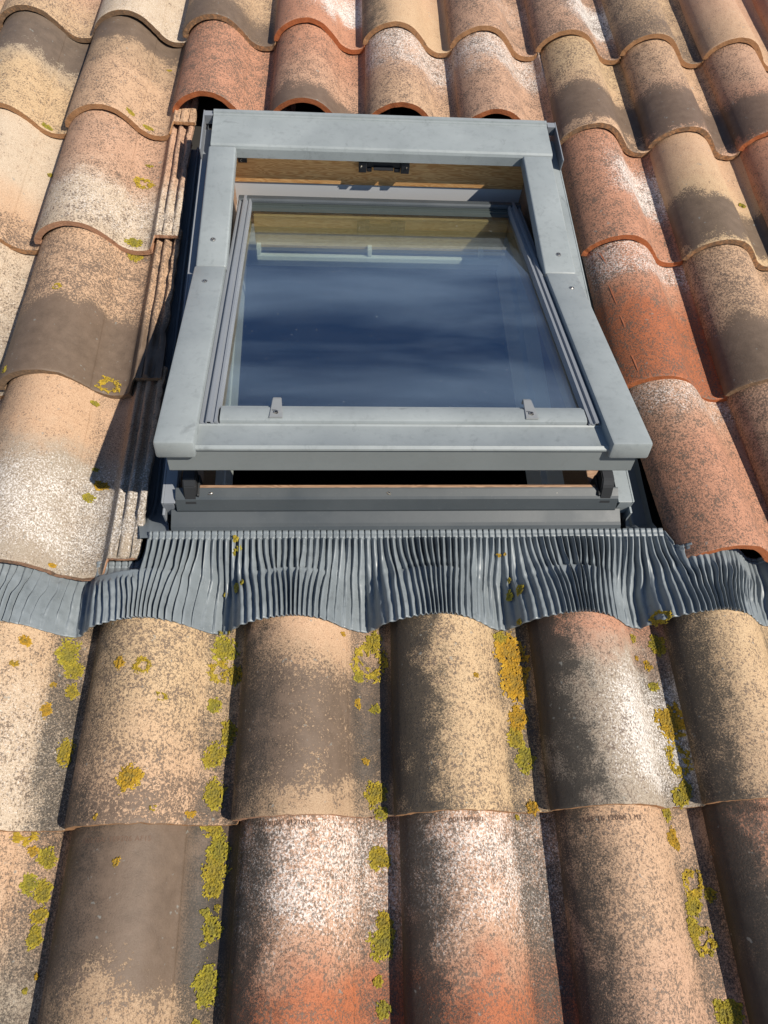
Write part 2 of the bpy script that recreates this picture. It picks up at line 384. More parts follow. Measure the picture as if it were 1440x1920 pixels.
TH = 0.0152
NORM = []
for i, p in enumerate(PC):
    a = PC[max(0, i - 1)]; b = PC[min(len(PC) - 1, i + 1)]
    dx, dy = b[0] - a[0], b[1] - a[1]; l = math.hypot(dx, dy) or 1
    NORM.append((-dy / l, dx / l))
for i in range(len(NORM)):                     # near the thin ribs keep the underside simple
    if PC[i][0] > 0.236: NORM[i] = (0.0, 1.0)
def tile_mesh(name, seed, length=0.445, cut=None):
    """cut = (v at left, v at right) for a tile sawn off above the window"""
    rng = random.Random(seed); sx = rng.uniform(0, 100)
    vv = [0, .0012, .004, .008] + [.008 + (length - .008) * k / 26 for k in range(1, 27)]
    nu, nv = len(PC), len(vv)
    verts, faces, mi = [], [], []
    def start(u):
        if cut:
            return cut[0] + (cut[1] - cut[0]) * u / P + 0.0016 * nz(u * 90, sx) + 0.0012 * nz(u * 300, sx + 7)
        s = 0.0012 * nz(u * 55, sx) + 0.0010 * nz(u * 190, sx + 3) + 0.0075 * max(0, nz(u * 38, sx + 11) - .42)
        if u > 0.241: s += 0.026 * sstep(0.241, 0.249, u)
        return s
    for layer in (0, 1):
        for j, v0 in enumerate(vv):
            for i, (u, w) in enumerate(PC):
                st = start(u)
                v = st + v0 * (1 - st / length)
                ribs = 1.0
                if u > 0.2510:                  # ribs stop near the lower end of the interlock
                    ribs = sstep(.085, .120, v)
                    if u > .262 and u < .286: ribs = max(ribs, 0.9 * (1 - sstep(.055, .085, v)) * sstep(0.0, .004, v0))
                    w = .0065 + (w - .0065) * ribs - .002 * (1 - ribs)
                wob = 0.0010 * nz(u * 14, v * 9, sx) + 0.0004 * nz(u * 60, v * 40, sx + 5)
                chip = 0.0
                if u > .29: chip = .0055 * max(0, nz(v * 60, sx + 21) + .05) + .0022 * nz(v * 190, sx + 31)
                if u > .252: wob += (.0016 * nz(u * 120, v * 70, sx + 40) + .0012 * nz(u * 300, v * 210, sx + 44)) * (1 if layer == 0 else 0)
                e = 0.0
                if layer == 0: e = {0: .0015, 1: .0005}.get(j, 0.0)
                else: e = TH - {0: .0014, 1: .0004}.get(j, 0.0)
                if layer == 1 and u > .241: e = min(e, .0095)
                n = NORM[i]
                verts.append((taper(u - n[0] * e, v) - chip + 0.0008 * nz(v * 11, sx + 2), v, w - n[1] * e + wob - v * T / L))
    def idx(l, j, i): return l * nu * nv + j * nu + i
    for j in range(nv - 1):
        for i in range(nu - 1):
            faces.append((idx(0, j, i), idx(0, j, i + 1), idx(0, j + 1, i + 1), idx(0, j + 1, i))); mi.append(0)
            faces.append((idx(1, j, i), idx(1, j + 1, i), idx(1, j + 1, i + 1), idx(1, j, i + 1))); mi.append(1)
        faces.append((idx(0, j, 0), idx(0, j + 1, 0), idx(1, j + 1, 0), idx(1, j, 0))); mi.append(1)
        faces.append((idx(0, j, nu - 1), idx(1, j, nu - 1), idx(1, j + 1, nu - 1), idx(0, j + 1, nu - 1))); mi.append(0)
    for i in range(nu - 1):
        faces.append((idx(0, 0, i), idx(1, 0, i), idx(1, 0, i + 1), idx(0, 0, i + 1))); mi.append(1)
        faces.append((idx(0, nv - 1, i), idx(0, nv - 1, i + 1), idx(1, nv - 1, i + 1), idx(1, nv - 1, i))); mi.append(0)
    o = py_obj(name, verts, faces, [CLAY, RAW], smooth=True, midx=mi)
    sharp(o, 42)
    return o

CREAM, PALE, YEL = (.495, .352, .222), (.500, .412, .312), (.505, .368, .222)
PINK, SALM, RED, TAN = (.480, .305, .208), (.460, .235, .150), (.360, .115, .055), (.380, .268, .172)
ORED, GREY, PEACH = (.370, .125, .056), (.330, .280, .220), (.500, .338, .220)
L_OR, L_TAN, L_PK, L_DK = (.430, .140, .055), (.400, .220, .110), (.420, .235, .145), (.250, .165, .100)
# (row, column): low tint, high tint, (split, softness, flakes), smoke (centre, half width, strength), frost (centre, half width, strength),
#                grime (left, channel, frost side), edge tint, edge wear, label
TILES = {
 (1,-2): (CREAM, PINK, (.5,.3,.25), (0,.1,0), (0,.1,0), (.2,.2,0), L_TAN, .5, 'cream roof tile cut by the left edge of the photo in the top row'),
 (1,-1): (CREAM, PINK, (.35,.25,.30), (.0,.1,.05), (.3,.3,.25), (.1,.3,0), L_TAN, .75, 'grey cream tile in the top left corner with a pink upper part'),
 (1,0): (PALE, PALE, (.5,.3,.10), (0,.1,0), (.15,.4,.45), (.0,.25,0), L_TAN, .8, 'whitish cream tile in the top row above the smoky cream tile with a green fleck'),
 (1,1): (TAN, CREAM, (.35,.2,.35), (.05,.28,.55), (0,.1,0), (.0,.2,0), L_TAN, .6, 'brown smoked tile in the top row above the red speckled sawn tile'),
 (1,2): (SALM, SALM, (.5,.3,.22), (0,.1,0), (.45,.35,.65), (.0,.1,1), L_OR, .0, 'deep red tile in the top row with a white patch on its right flank'),
 (1,3): (CREAM, PEACH, (.5,.3,.0), (0,.1,0), (0,.1,0), (.75,.2,0), L_TAN, .25, 'smooth cream tile in the top row with a dark smudge at its lower left'),
 (1,4): (PINK, PINK, (.5,.3,.38), (0,.1,0), (.5,.3,.3), (.1,.2,1), L_TAN, .1, 'pinkish speckled tile in the top row with a plain tan edge, above the window'),
 (1,5): (PINK, PINK, (.5,.3,.40), (.0,.15,.1), (.45,.4,.8), (.1,.35,1), L_TAN, .15, 'pink grey tile in the top row with a whitened right flank'),
 (1,6): (TAN, CREAM, (.4,.3,.42), (.1,.2,.15), (0,.1,0), (.0,.3,0), L_TAN, .1, 'tan speckled tile in the top row right of the whitened pink one'),
 (1,7): (PEACH, PINK, (.4,.3,.06), (0,.1,0), (.3,.25,.12), (.0,.3,0), L_TAN, .1, 'smooth beige pink tile in the top row near the right edge'),
 (1,8): (PINK, SALM, (.5,.3,.15), (0,.1,0), (.4,.3,.3), (.1,.3,0), L_OR, .1, 'pink tile cut off by the top right corner of the photo'),
 (2,-1): (YEL, GREY, (.55,.2,.28), (.85,.30,.75), (0,.1,0), (.0,.3,0), L_TAN, .15, 'yellow cream tile with a smoky upper half at the left edge, second row'),
 (2,0): (PEACH, TAN, (.55,.2,.30), (.98,.26,.85), (0,.1,0), (.0,.2,0), L_TAN, .2, 'peach tile with a dark smoky top left of the window head'),
 (2,1): (SALM, SALM, (.5,.3,.42), (0,.1,0), (0,.1,0), (.0,.1,0), L_OR, .0, 'red speckled tile sawn off above the left corner of the window'),
 (2,2): (PINK, SALM, (.6,.3,.34), (.14,.24,.85), (0,.1,0), (.0,.1,0), L_OR, .0, 'sawn pink tile with a grey smoky band just above its cut edge'),
 (2,3): (PEACH, PINK, (.5,.3,.36), (0,.1,0), (.90,.50,1.0), (.0,.3,0), L_OR, .0, 'sawn tile above the window with the whitest upper half and peach lower half'),
 (2,4): (PINK, PINK, (.4,.3,.34), (0,.1,0), (.90,.45,1.0), (.1,.3,0), L_OR, .0, 'sawn tile above the right end of the window with a pink lower half'),
 (2,5): (PEACH, YEL, (.5,.3,.34), (.26,.26,.75), (0,.1,0), (.0,.25,0), L_TAN, .6, 'yellowish tile with a soft smoky foot beside the upper right window corner'),
 (2,6): (PINK, PEACH, (.5,.2,.32), (.25,.30,.95), (0,.1,0), (.0,.2,0), L_TAN, .55, 'peach tile with a broad dark smoky foot, second from the right in its row'),
 (2,7): (SALM, PINK, (.45,.25,.28), (.22,.28,.75), (0,.1,0), (.0,.2,0), L_OR, .2, 'orange brown tile with a smoky foot at the right edge of the second row'),
 (3,-1): (PEACH, PALE, (.35,.2,.06), (.05,.25,.4), (0,.1,0), (.0,.3,0), L_TAN, .4, 'pale cream smooth tile with a brown foot at the left edge'),
 (3,0): (PALE, PINK, (.45,.2,.30), (0,.1,0), (.28,.34,.65), (.35,.15,0), L_PK, .1, 'pink tile with a frosted lower half and bare side ribs left of the window'),
 (3,5): (SALM, SALM, (.5,.3,.36), (0,.1,0), (.6,.4,.65), (.0,.1,1), L_OR, .0, 'salmon pink speckled tile touching the right upper window cover'),
 (3,6): (YEL, PEACH, (.6,.3,.05), (.22,.30,1.0), (0,.1,0), (.0,.2,0), L_TAN, .55, 'smooth cream tile with a sharply smoked lower half right of the window'),
 (3,7): (PINK, SALM, (.5,.3,.25), (0,.1,0), (0,.1,0), (.0,.2,0), L_OR, .1, 'orange pink tile showing only a corner at the right edge, third row'),
 (4,-1): (GREY, PALE, (.5,.3,.20), (0,.1,0), (.5,.6,.35), (.0,.4,0), L_TAN, .4, 'pale grey tile sliver at the left edge below the smooth cream tile'),
 (4,0): (TAN, PEACH, (.45,.2,.44), (.20,.34,1.0), (0,.1,0), (.0,.25,0), L_DK, .6, 'heavily speckled tile with a brown smoked lower half and lichen ring left of the window'),
 (4,5): (ORED, SALM, (.62,.15,.36), (0,.1,0), (.93,.26,.95), (.1,.2,0), L_OR, .0, 'orange red tile with scratches and a white top right of the window'),
 (4,6): (TAN, PEACH, (.45,.2,.40), (.18,.32,.95), (0,.1,0), (.2,.3,0), L_DK, .4, 'speckled peach tile with a smoky foot right of the scratched red tile'),
 (5,0): (GREY, PEACH, (.62,.14,.10), (0,.1,0), (.30,.42,.85), (.55,.55,0), L_PK, .5, 'smooth peach tile with a frosted white lower half left of the window foot'),
 (5,5): (SALM, PINK, (.75,.25,.36), (0,.1,0), (.98,.30,.8), (.34,.10,0), L_OR, .0, 'long salmon tile lying on the pleated flashing right of the window'),
 (5,6): (TAN, PINK, (.5,.3,.40), (.1,.3,.45), (0,.1,0), (.4,.35,0), L_TAN, .4, 'brownish pink tile at the right edge beside the tile lying on the flashing'),
 (6,0): (PALE, CREAM, (.5,.3,.28), (0,.1,0), (.25,.5,.45), (.1,.75,0), L_TAN, .2, 'pale cream tile at the left edge just under the pleated flashing'),
 (6,1): (PEACH, YEL, (.3,.3,.36), (.05,.12,.25), (0,.1,0), (.58,.60,0), L_TAN, .1, 'cream speckled tile with a round orange lichen spot under the flashing'),
 (6,2): (TAN, PEACH, (.62,.15,.02), (.34,.34,.75), (0,.1,0), (.70,.65,0), L_PK, .3, 'brown tile with a smooth peach patch at its top under the flashing'),
 (6,3): (YEL, YEL, (.5,.3,.30), (.0,.1,.1), (0,.1,0), (1.15,.70,0), L_TAN, .0, 'yellow cream tile with a black stained left side under the flashing'),
 (6,4): (GREY, SALM, (.66,.16,.24), (0,.1,0), (.30,.42,.62), (1.0,.55,1), L_TAN, .2, 'black and white stained tile with a pink top under the flashing'),
 (6,5): (CREAM, YEL, (.4,.3,.26), (.0,.1,.1), (0,.1,0), (.85,.65,0), L_TAN, .1, 'pale cream tile with dark stains at the right edge under the flashing'),
 (7,0): (GREY, PEACH, (.62,.2,.36), (0,.1,0), (.1,.3,.2), (.4,.60,0), L_TAN, .2, 'cream tile with scattered yellow lichen in the bottom left corner'),
 (7,1): (PEACH, TAN, (.30,.1,.30), (.80,.38,1.0), (0,.1,0), (.62,.75,0), L_TAN, .2, 'dark brown smoked tile with a stamped number in the bottom row'),
 (7,2): (ORED, PINK, (.52,.14,.34), (0,.1,0), (.84,.36,1.0), (.85,.55,0), L_OR, .0, 'orange tile with a white frosted top in the bottom row, left of its twin'),
 (7,3): (ORED, PINK, (.50,.14,.34), (0,.1,0), (.84,.36,1.0), (.95,.70,0), L_OR, .0, 'orange red tile with a white top and the widest black stain, bottom row centre'),
 (7,4): (PINK, PEACH, (.5,.3,.32), (0,.1,0), (0,.1,0), (.80,.60,0), L_TAN, .2, 'peach pink tile with grey flakes and black blotches in the bottom row'),
 (7,5): (TAN, SALM, (.75,.2,.42), (.35,.55,.5), (0,.1,0), (.95,.6,0), L_TAN, .2, 'dark stained pink tile in the bottom right corner'),
}
# neighbours that carry the roof on past the picture's edges
EXTRA = [(2,-2),(3,-2),(4,-2),(5,-1),(6,-1),(7,-1),(8,-1),(8,0),(8,1),(8,2),(8,3),(8,4),(8,5),(8,6),(6,6),(7,6),(4,7),(5,7),(2,8),(3,8),(4,8),(5,8)]
_re = random.Random(5)
for k_ in EXTRA:
    a_, b_ = _re.choice([(PEACH, YEL), (PINK, PEACH), (SALM, PINK), (TAN, CREAM), (GREY, PALE)])
    TILES[k_] = (a_, b_, (.5, .3, _re.uniform(.28, .4)), (_re.uniform(.1, .4), .3, _re.choice([0, 0, .7])), (.5, .4, _re.choice([0, 0, .5])), (_re.uniform(.1, .6), .4, 0), L_TAN, .2, 'weathered clay tile lying just outside the edge of the photo')
OFF = {(5,2):(.005,0),(5,3):(.001,0),(5,4):(.006,0),(5,5):(.036,.028),(6,5):(.016,.016),(7,5):(.010,.014),(8,5):(.005,.012),(-1,5):(-.004,.014),(0,5):(-.004,.014),(0,3):(-.01,0),(0,4):(-.007,0),(0,2):(-.004,0),(0,1):(.008,0)}
CUTS = {1: (.074, .066), 2: (.058, .052), 3: (.053, .050), 4: (.041, .040)}
TILE = {}
for (r, c), (ta, tb, fl, sm, fr, gr, le, wear, lab) in TILES.items():
    length = 0.355 if r == 6 else 0.445
    if r >= 6: gr = (gr[0] * 1.08, gr[1] * 1.25, gr[2])  # stronger channel grime on the lower rows, with deeper shade painted in
    o = tile_mesh('clay_tile', 1000 + r * 40 + c, length, CUTS.get(c) if r == 2 and 1 <= c <= 4 else None)
    tag(o, lab, 'roof tile', 'interlocking clay roof tiles', 'thing')
    o['tint_low'] = [float(x) for x in ta]; o['tint_high'] = [float(x) for x in tb]
    o['flame'] = [float(x) for x in fl]; o['smoke'] = [float(x) for x in sm]; o['frost'] = [float(x) for x in fr]; o['grime'] = [float(x) for x in gr]
    o['edge_tint'] = [float(x) for x in le]; o['edge_wear'] = [float(wear), 0.0, 0.0]
    rng = random.Random(r * 77 + c * 13)
    du, dw = OFF.get((c, r), (0, 0))
    place(o, c * P + du + rng.uniform(-.0012, .0012), -(r - 1) * L + rng.uniform(-.003, .003), dw, R({(5, 5): 3.2, (5, 6): 2.0}.get((r, c), rng.uniform(-.25, .25))), Matrix.Rotation({(5, 5): -.055, (5, 6): -.026, (5, 0): -.022, (5, -1): -.022, (5, 7): -.022, (5, 8): -.02}.get((r, c), 0.0), 4, 'X'))
    TILE[(r, c)] = o

# ------------------------------------------------------------------ lichen crusts (each a part of the tile it grows on)
def lichen_mesh(parent, cu, cv, rad, kind, asp, seed, height=None):
    """kind 0 yellow rosette, 1 orange cushion, 2 ring with an empty middle"""
    rng = random.Random(seed); s0 = rng.uniform(0, 200)
    ext = rad * 1.5; step = max(0.0007, rad / 20); n = int(ext * asp / step) + 1; m_ = int(ext / step) + 1
    hf = height or surf
    grid = {}; verts = []; faces = []; rims = []
    for j in range(-n, n + 1):
        for i in range(-m_, m_ + 1):
            x, y = i * step, j * step
            q = math.hypot(x / rad, y / (rad * asp))
            a = math.atan2(y, x)
            edge = 1 + 0.34 * nz(1.5 * math.cos(a) + s0, 1.5 * math.sin(a), s0) + 0.30 * nz(x * 170 + s0, y * 170, 3) + 0.30 * nz(x * 420 + s0, y * 420, 9)
            f = edge - q
            if kind == 2: f = min(f, (q - 0.42 + 0.5 * nz(x * 140 + s0, y * 140, 5)) * 1.4)
            hole = nz(x * 260 + s0, y * 260, 20)
            if hole > 0.50: f -= 0.5
            if f < 0: continue
            u, v = cu + x, cv + y
            h = 0.0005 + 0.0021 * min(1, f * 3) * (0.65 + 1.1 * nz(x * 330 + s0, y * 330, 11)) + 0.0010 * rng.random()
            grid[(i, j)] = len(verts); verts.append((u, v, hf(u, v) + h)); rims.append(f)
    for (i, j), k in grid.items():
        a, b, c_ = grid.get((i + 1, j)), grid.get((i + 1, j + 1)), grid.get((i, j + 1))
        if a is not None and b is not None and c_ is not None: faces.append((k, a, b, c_))
    if not faces: return None
    o = py_obj('lichen', verts, faces, LICHEN_M, parent)
    o.data.attributes.new('rim', 'FLOAT', 'POINT').data.foreach_set('value', rims)
    o['crust_hue'] = [{0: 0.14, 1: 0.66, 2: 0.36}[kind] + rng.uniform(-.12, .12), 0.0, 0.0]
    return o
LICH=[(6,0,0.194,0.265,0.0154,0,1.4),(6,0,0.208,0.235,0.0128,0,1.0),(6,0,0.208,0.202,0.0092,0,1.2),(6,0,0.215,0.110,0.0105,0,1.7),(6,0,0.144,0.271,0.0074,1,1.0),(6,0,0.137,0.233,0.0049,1,1.0),(6,0,0.179,0.172,0.0057,1,1.9),(6,0,0.183,0.211,0.0042,1,1.0),(6,1,0.059,0.228,0.0073,1,1.3),(6,1,0.095,0.221,0.0105,2,1.0),(6,1,0.127,0.176,0.0064,2,1.0),(6,1,0.096,0.059,0.0149,1,1.0),(6,1,0.056,0.010,0.0036,1,1.0),(6,1,0.131,0.020,0.0037,2,1.0),(6,1,0.176,0.014,0.0062,1,0.8),(6,1,0.205,0.267,0.0184,0,1.1),(6,1,0.199,0.230,0.0138,2,1.2),(6,1,0.225,0.224,0.0094,0,1.5),(6,1,0.196,0.175,0.0092,0,1.2),(6,1,0.220,0.133,0.0107,0,1.6),(6,1,0.201,0.100,0.0146,0,1.2),(6,1,0.204,0.042,0.0135,0,1.3),(7,1,0.206,0.381,0.0134,0,1.0),(7,1,0.216,0.353,0.0132,0,1.2),(7,1,0.212,0.327,0.0154,0,1.2),(7,1,0.211,0.301,0.0106,0,1.2),(7,1,0.219,0.276,0.0045,0,1.0),(7,1,0.213,0.252,0.0111,0,1.2),(7,1,0.203,0.233,0.0037,0,1.0),(7,1,0.212,0.184,0.0143,0,1.4),(7,1,0.201,0.143,0.0049,0,1.0),(7,1,0.203,0.271,0.0052,0,1.0),(7,0,0.179,0.375,0.0107,2,1.0),(7,0,0.191,0.354,0.0061,1,1.0),(7,0,0.210,0.344,0.0107,0,1.2),(7,0,0.193,0.311,0.0090,0,1.4),(7,0,0.212,0.302,0.0105,0,1.2),(7,0,0.212,0.272,0.0103,0,0.8),(7,0,0.211,0.245,0.0087,0,1.3),(7,0,0.222,0.200,0.0028,1,1.6),(7,0,0.210,0.184,0.0035,0,1.0),(7,1,0.091,0.337,0.0050,1,1.1),(6,2,0.218,0.272,0.0116,0,1.3),(6,2,0.208,0.238,0.0254,2,1.2),(6,2,0.191,0.211,0.0078,0,1.2),(6,2,0.216,0.159,0.0076,0,0.8),(6,2,0.198,0.079,0.0057,1,0.8),(6,2,0.212,0.032,0.0136,0,1.2),(6,2,0.219,0.004,0.0079,0,1.2),(7,2,0.211,0.328,0.0148,0,1.0),(7,2,0.215,0.246,0.0098,0,1.1),(7,2,0.212,0.220,0.0148,0,1.2),(7,2,0.205,0.175,0.0065,0,0.9),(7,2,0.211,0.143,0.0086,0,1.0),(6,2,0.166,0.277,0.0035,1,1.0),(6,2,0.188,0.167,0.0051,1,1.3),(6,3,0.134,0.197,0.0042,1,1.0),(6,3,0.193,0.275,0.0117,0,0.8),(6,3,0.207,0.250,0.0232,1,1.2),(6,3,0.208,0.204,0.0228,1,1.3),(6,3,0.205,0.139,0.0128,1,1.4),(6,3,0.199,0.109,0.0118,0,1.2),(6,3,0.209,0.076,0.0125,0,1.5),(6,3,0.211,0.006,0.0081,1,1.2),(7,3,0.189,0.380,0.0040,0,1.0),(6,4,0.187,0.270,0.0054,0,1.2),(6,4,0.228,0.260,0.0109,0,1.5),(6,4,0.205,0.223,0.0063,1,1.2),(6,4,0.185,0.234,0.0036,1,1.0),(6,4,0.208,0.188,0.0088,0,0.8),(6,4,0.221,0.128,0.0224,1,1.1),(6,4,0.220,0.071,0.0151,2,1.5),(6,4,0.209,0.015,0.0123,0,1.0),(6,4,0.220,0.026,0.0082,0,1.5),(7,4,0.186,0.376,0.0074,0,1.5),(7,4,0.187,0.342,0.0097,1,1.2),(7,4,0.193,0.331,0.0056,1,1.2),(7,4,0.206,0.280,0.0158,2,1.2),(7,4,0.198,0.249,0.0124,0,0.9),(7,4,0.228,0.263,0.0070,0,1.2),(7,4,0.189,0.219,0.0099,0,1.6),(7,4,0.202,0.208,0.0152,2,1.1),(7,4,0.211,0.191,0.0038,0,1.0),(7,4,0.211,0.120,0.0132,0,1.2),(7,4,0.224,0.120,0.0102,0,1.2),(3,0,0.201,0.220,0.0196,2,0.9),(3,0,0.205,0.287,0.0075,0,0.7),(2,0,0.154,0.022,0.0075,0,1.2),(2,0,0.210,0.274,0.0069,0,0.6),(3,0,0.205,0.022,0.0162,0,0.8),(4,0,0.202,0.379,0.0150,0,0.7),(2,-1,0.187,0.010,0.0101,0,0.7),(3,-1,0.212,0.250,0.0061,0,1.2),(2,0,0.190,0.016,0.0102,0,0.7),(4,0,0.200,0.019,0.0195,2,0.9),(4,0,0.090,0.210,0.0083,2,0.9),(5,0,0.210,0.182,0.0134,1,0.8),(5,0,0.194,0.154,0.0094,0,0.8),(5,0,0.195,0.215,0.0058,0,0.8),(5,0,0.176,0.358,0.0060,0,1.0),(5,0,0.166,0.009,0.0052,1,0.8),(4,0,0.023,0.016,0.0059,0,1.2),(3,6,0.209,0.212,0.0091,0,0.8)]
for k, (r, c, u, v, rad, kind, asp) in enumerate(LICH):
    if (r, c) in TILE: lichen_mesh(TILE[(r, c)], u, v, rad * (1.22 if r > 5 else 1.1), kind, asp, 500 + k)

# ------------------------------------------------------------------ numbers stamped into the clay under some lips
def stamp(key, text, u0, v0, size, slant=0.0):
    cu = bpy.data.curves.new('stamp', 'FONT'); cu.body = text; cu.size = size; cu.space_character = 1.08; cu.resolution_u = 3
    t = bpy.data.objects.new('stamp', cu); COL.objects.link(t)
    dg = bpy.context.evaluated_depsgraph_get(); dg.update()
    me = bpy.data.meshes.new_from_object(t.evaluated_get(dg))
    bpy.data.objects.remove(t)
    bm = bmesh.new(); bm.from_mesh(me); bmesh.ops.triangulate(bm, faces=bm.faces[:])
    bmesh.ops.subdivide_edges(bm, edges=[e for e in bm.edges if e.calc_length() > 0.003], cuts=1)
    for v in bm.verts:
        # walk along the curve of the roll so that letters keep their width
        u = u0; rest = v.co.x
        while rest > 0:
            st = min(rest, 0.0015); a = (surf(u + .0005, v0) - surf(u, v0)) / .0005
            u += st / math.sqrt(1 + a * a); rest -= st
        y = v0 + v.co.y + slant * v.co.x
        v.co = Vector((u, y, surf(u, y) + 0.0007))
    o = mesh_obj('stamped_number', bm, ETCH, TILE[key])
    return o
stamp((7, 1), '180218A/ 189206 AF15', .036, .362, .0098)
stamp((7, 2), '180910A/ 01210 0', .040, .371, .0095)
stamp((7, 3), '00/ 180910/1', .075, .371, .0092)
stamp((7, 4), '16AF 16 1208A 1 M1', .034, .364, .0100)
stamp((7, 5), '2080', .062, .366, .0105)
stamp((4, 5), '(JDF)', .040, .368, .0120)
stamp((5, 6), '1JDM', .066, .366, .0110)
# saw scratches in the orange red tile, and fresh chips
def scratch(key, pts, wid, mat=MOUTH, name='scratch'):
    verts, faces = [], []
    for k, (u, v, s) in enumerate(pts):
        for d in (-1, 1):
            verts.append((u + d * wid * s, v, surf(u + d * wid * s, v) + .0010))
    for k in range(len(pts) - 1): faces.append((2 * k, 2 * k + 1, 2 * k + 3, 2 * k + 2))
    return py_obj(name, verts, faces, mat, TILE[key])
scratch((4, 5), [(.030, .372, .3), (.033, .352, 1), (.036, .330, .2)], .0012)
scratch((4, 5), [(.030, .268, .2), (.032, .240, 1), (.034, .205, .2)], .0014)
scratch((4, 5), [(.034, .175, .2), (.036, .155, 1), (.037, .140, .2)], .0012)
scratch((4, 5), [(.034, .066, .3), (.036, .045, 1), (.037, .022, .4)], .0013)

APLICH=[(0.456,-1.479,0.0055,0,1.2),(0.462,-1.495,0.0047,0,1.4),(0.454,-1.499,0.0040,0,1.6),(0.439,-1.559,0.0040,0,1.5),(0.459,-1.556,0.0055,0,1.6),(0.468,-1.552,0.0040,0,1.6),(0.434,-1.625,0.0040,0,1.0),(0.448,-1.627,0.0040,0,1.0),(0.919,-1.571,0.0055,0,2.0),(0.933,-1.567,0.0055,0,1.6),(0.903,-1.506,0.0047,1,0.7),(0.913,-1.505,0.0032,1,0.8),(1.167,-1.620,0.0119,2,1.0),(0.927,-1.622,0.0032,0,2.0),(0.920,-1.546,0.0032,0,1.6)]

# ------------------------------------------------------------------ the roof window
O = Vector((0.735, -1.43, 0.0))
win = tag(bpy.data.objects.new('roof_window', None), 'grey metal roof window tilted open at the bottom in the middle of the tiled roof', 'roof window', None, 'thing')
link(win); place(win, *O); win.empty_display_size = 0.1
def wp(name, bm, mats, parent=win, smooth=False, ang=30):
    o = mesh_obj(name, bm, mats, parent)
    if parent is win: o.location = -O
    if smooth:
        for p in o.data.polygons: p.use_smooth = True
        sharp(o, ang)
    return o
def boxes(name, lst, mat, parent=win, bev=0.0012, smooth=False):
    bm = bmesh.new()
    for b in lst: add_box(bm, *b, bev=bev)
    return wp(name, bm, mat, parent, smooth)

# fixed wooden frame
frame = boxes('frame', [                        (.3965, 1.0735, -.538, -.452, -.016, .0545)], WOOD, bev=.0015)
for a_, b_ in ((.347, .3965), (1.0735, 1.123)):
    c = boxes('jamb', [(a_, b_, -1.3980, -.452, -.074, .046)], WOOD_W, frame, bev=.0015); c.location = (0, 0, 0)  # darker pine puts the shadow on the jambs into their colour
c = boxes('bottom_rail', [(.3970, 1.0730, -1.4038, -1.3985, -.074, .0755)], WOOD_W, frame, bev=.0012)
c.location = (0, 0, 0)
boxes('lining', [(.384, .3955, -1.405, -.535, -.272, -.075), (1.0745, 1.086, -1.405, -.535, -.272, -.075), (.3955, 1.0745, -.5360, -.526, -.272, -.0165), (.3955, 1.0745, -1.417, -1.406, -.272, -.075),
                 (.3955, .4000, -1.4, -.545, -.272, -.170), (1.0615, 1.0745, -1.4, -.545, -.272, -.170)], WHITE, bev=.001)
# aluminium side frames of the fixed part, folded at their foot
for s, a, b in ((0, .3345, .3575), (1, 1.1125, 1.1410)):
    bm = bmesh.new()
    x0, x1 = (a, a + .0035) if s == 0 else (b - .0035, b)
    add_box(bm, x0, x1, -1.4275, -.47, -.03, .066, bev=.001)
    add_box(bm, a + (.0035 if s == 0 else 0), b - (0 if s == 0 else .0035), -1.4275, -.47, .0625, .0655, bev=.0008)
    xi = (b - .002, b) if s == 0 else (a, a + .002)
    add_box(bm, xi[0] - .0012, xi[1] + .0012, -1.424, -.60, .036, .0623, bev=.0005)
    add_box(bm, a + .0034, b - .0034, -1.4275, -1.4245, .024, .0622, bev=.0004)
    add_box(bm, x0 - .0003, x1 + .0003, -1.440, -1.4272, .010, .048, bev=.001)
    wp('side_frame', bm, PAINT_R if s == 0 else PAINT, frame)
    frame.children[-1].location = (0, 0, 0)
# fixed upper covers
def cover_mesh(x0, x1, y0, y1, z0, z1, bev=.0042):
    bm = bmesh.new(); add_box(bm, x0, x1, y0, y1, z0, z1, bev=bev, seg=3); return bm
def screw(parent, x, y, z, r=.0043, tilt=None):
    bm = bmesh.new()
    add_cyl(bm, (0, 0, 0.0006), (0, 0, 1), r, r * .72, .0016, 20)
    n0 = len(bm.faces)
    add_box(bm, -r * .62, r * .62, -r * .13, r * .13, .0012, .00150); add_box(bm, -r * .13, r * .13, -r * .62, r * .62, .0012, .00156)
    for i, f in enumerate(bm.faces):
        f.material_index = 1 if i >= n0 else 0
    bmesh.ops.create_circle(bm, cap_ends=True, radius=r * 1.28, segments=20, matrix=Matrix.Translation((0, 0, .0003)))
    bm.faces.ensure_lookup_table(); bm.faces[-1].material_index = 1
    o = mesh_obj('screw', bm, [STEEL, PLASTIC], parent); o.location = (x, y, z); o.rotation_euler = (tilt or 0, 0, .5 + 37 * x)
    return o
for x0, x1, sx, sy in ((.3545, .4135, .3835, -.845), (1.0475, 1.1125, 1.083, -.865)):
    c = wp('upper_side_cover', cover_mesh(x0, x1, -.9175, -.560, .0655, .0922), PAINT, frame, True); c.location = (0, 0, 0)
    screw(c, sx, sy, .0922)
# hood over the top rail
bm = bmesh.new()
hood = [(-.4380, .066), (-.4395, .0910), (-.4430, .0950), (-.4510, .0955), (-.4522, .0925), (-.4580, .0922), (-.4595, .0905), (-.5515, .0905), (-.5545, .0888), (-.5565, .0845), (-.5575, .064), (-.5545, .0625)]
add_extrude(bm, shell(hood, -.0022), .3585, 1.1165)
h = wp('hood', bm, PAINT, frame); h.location = (0, 0, 0)
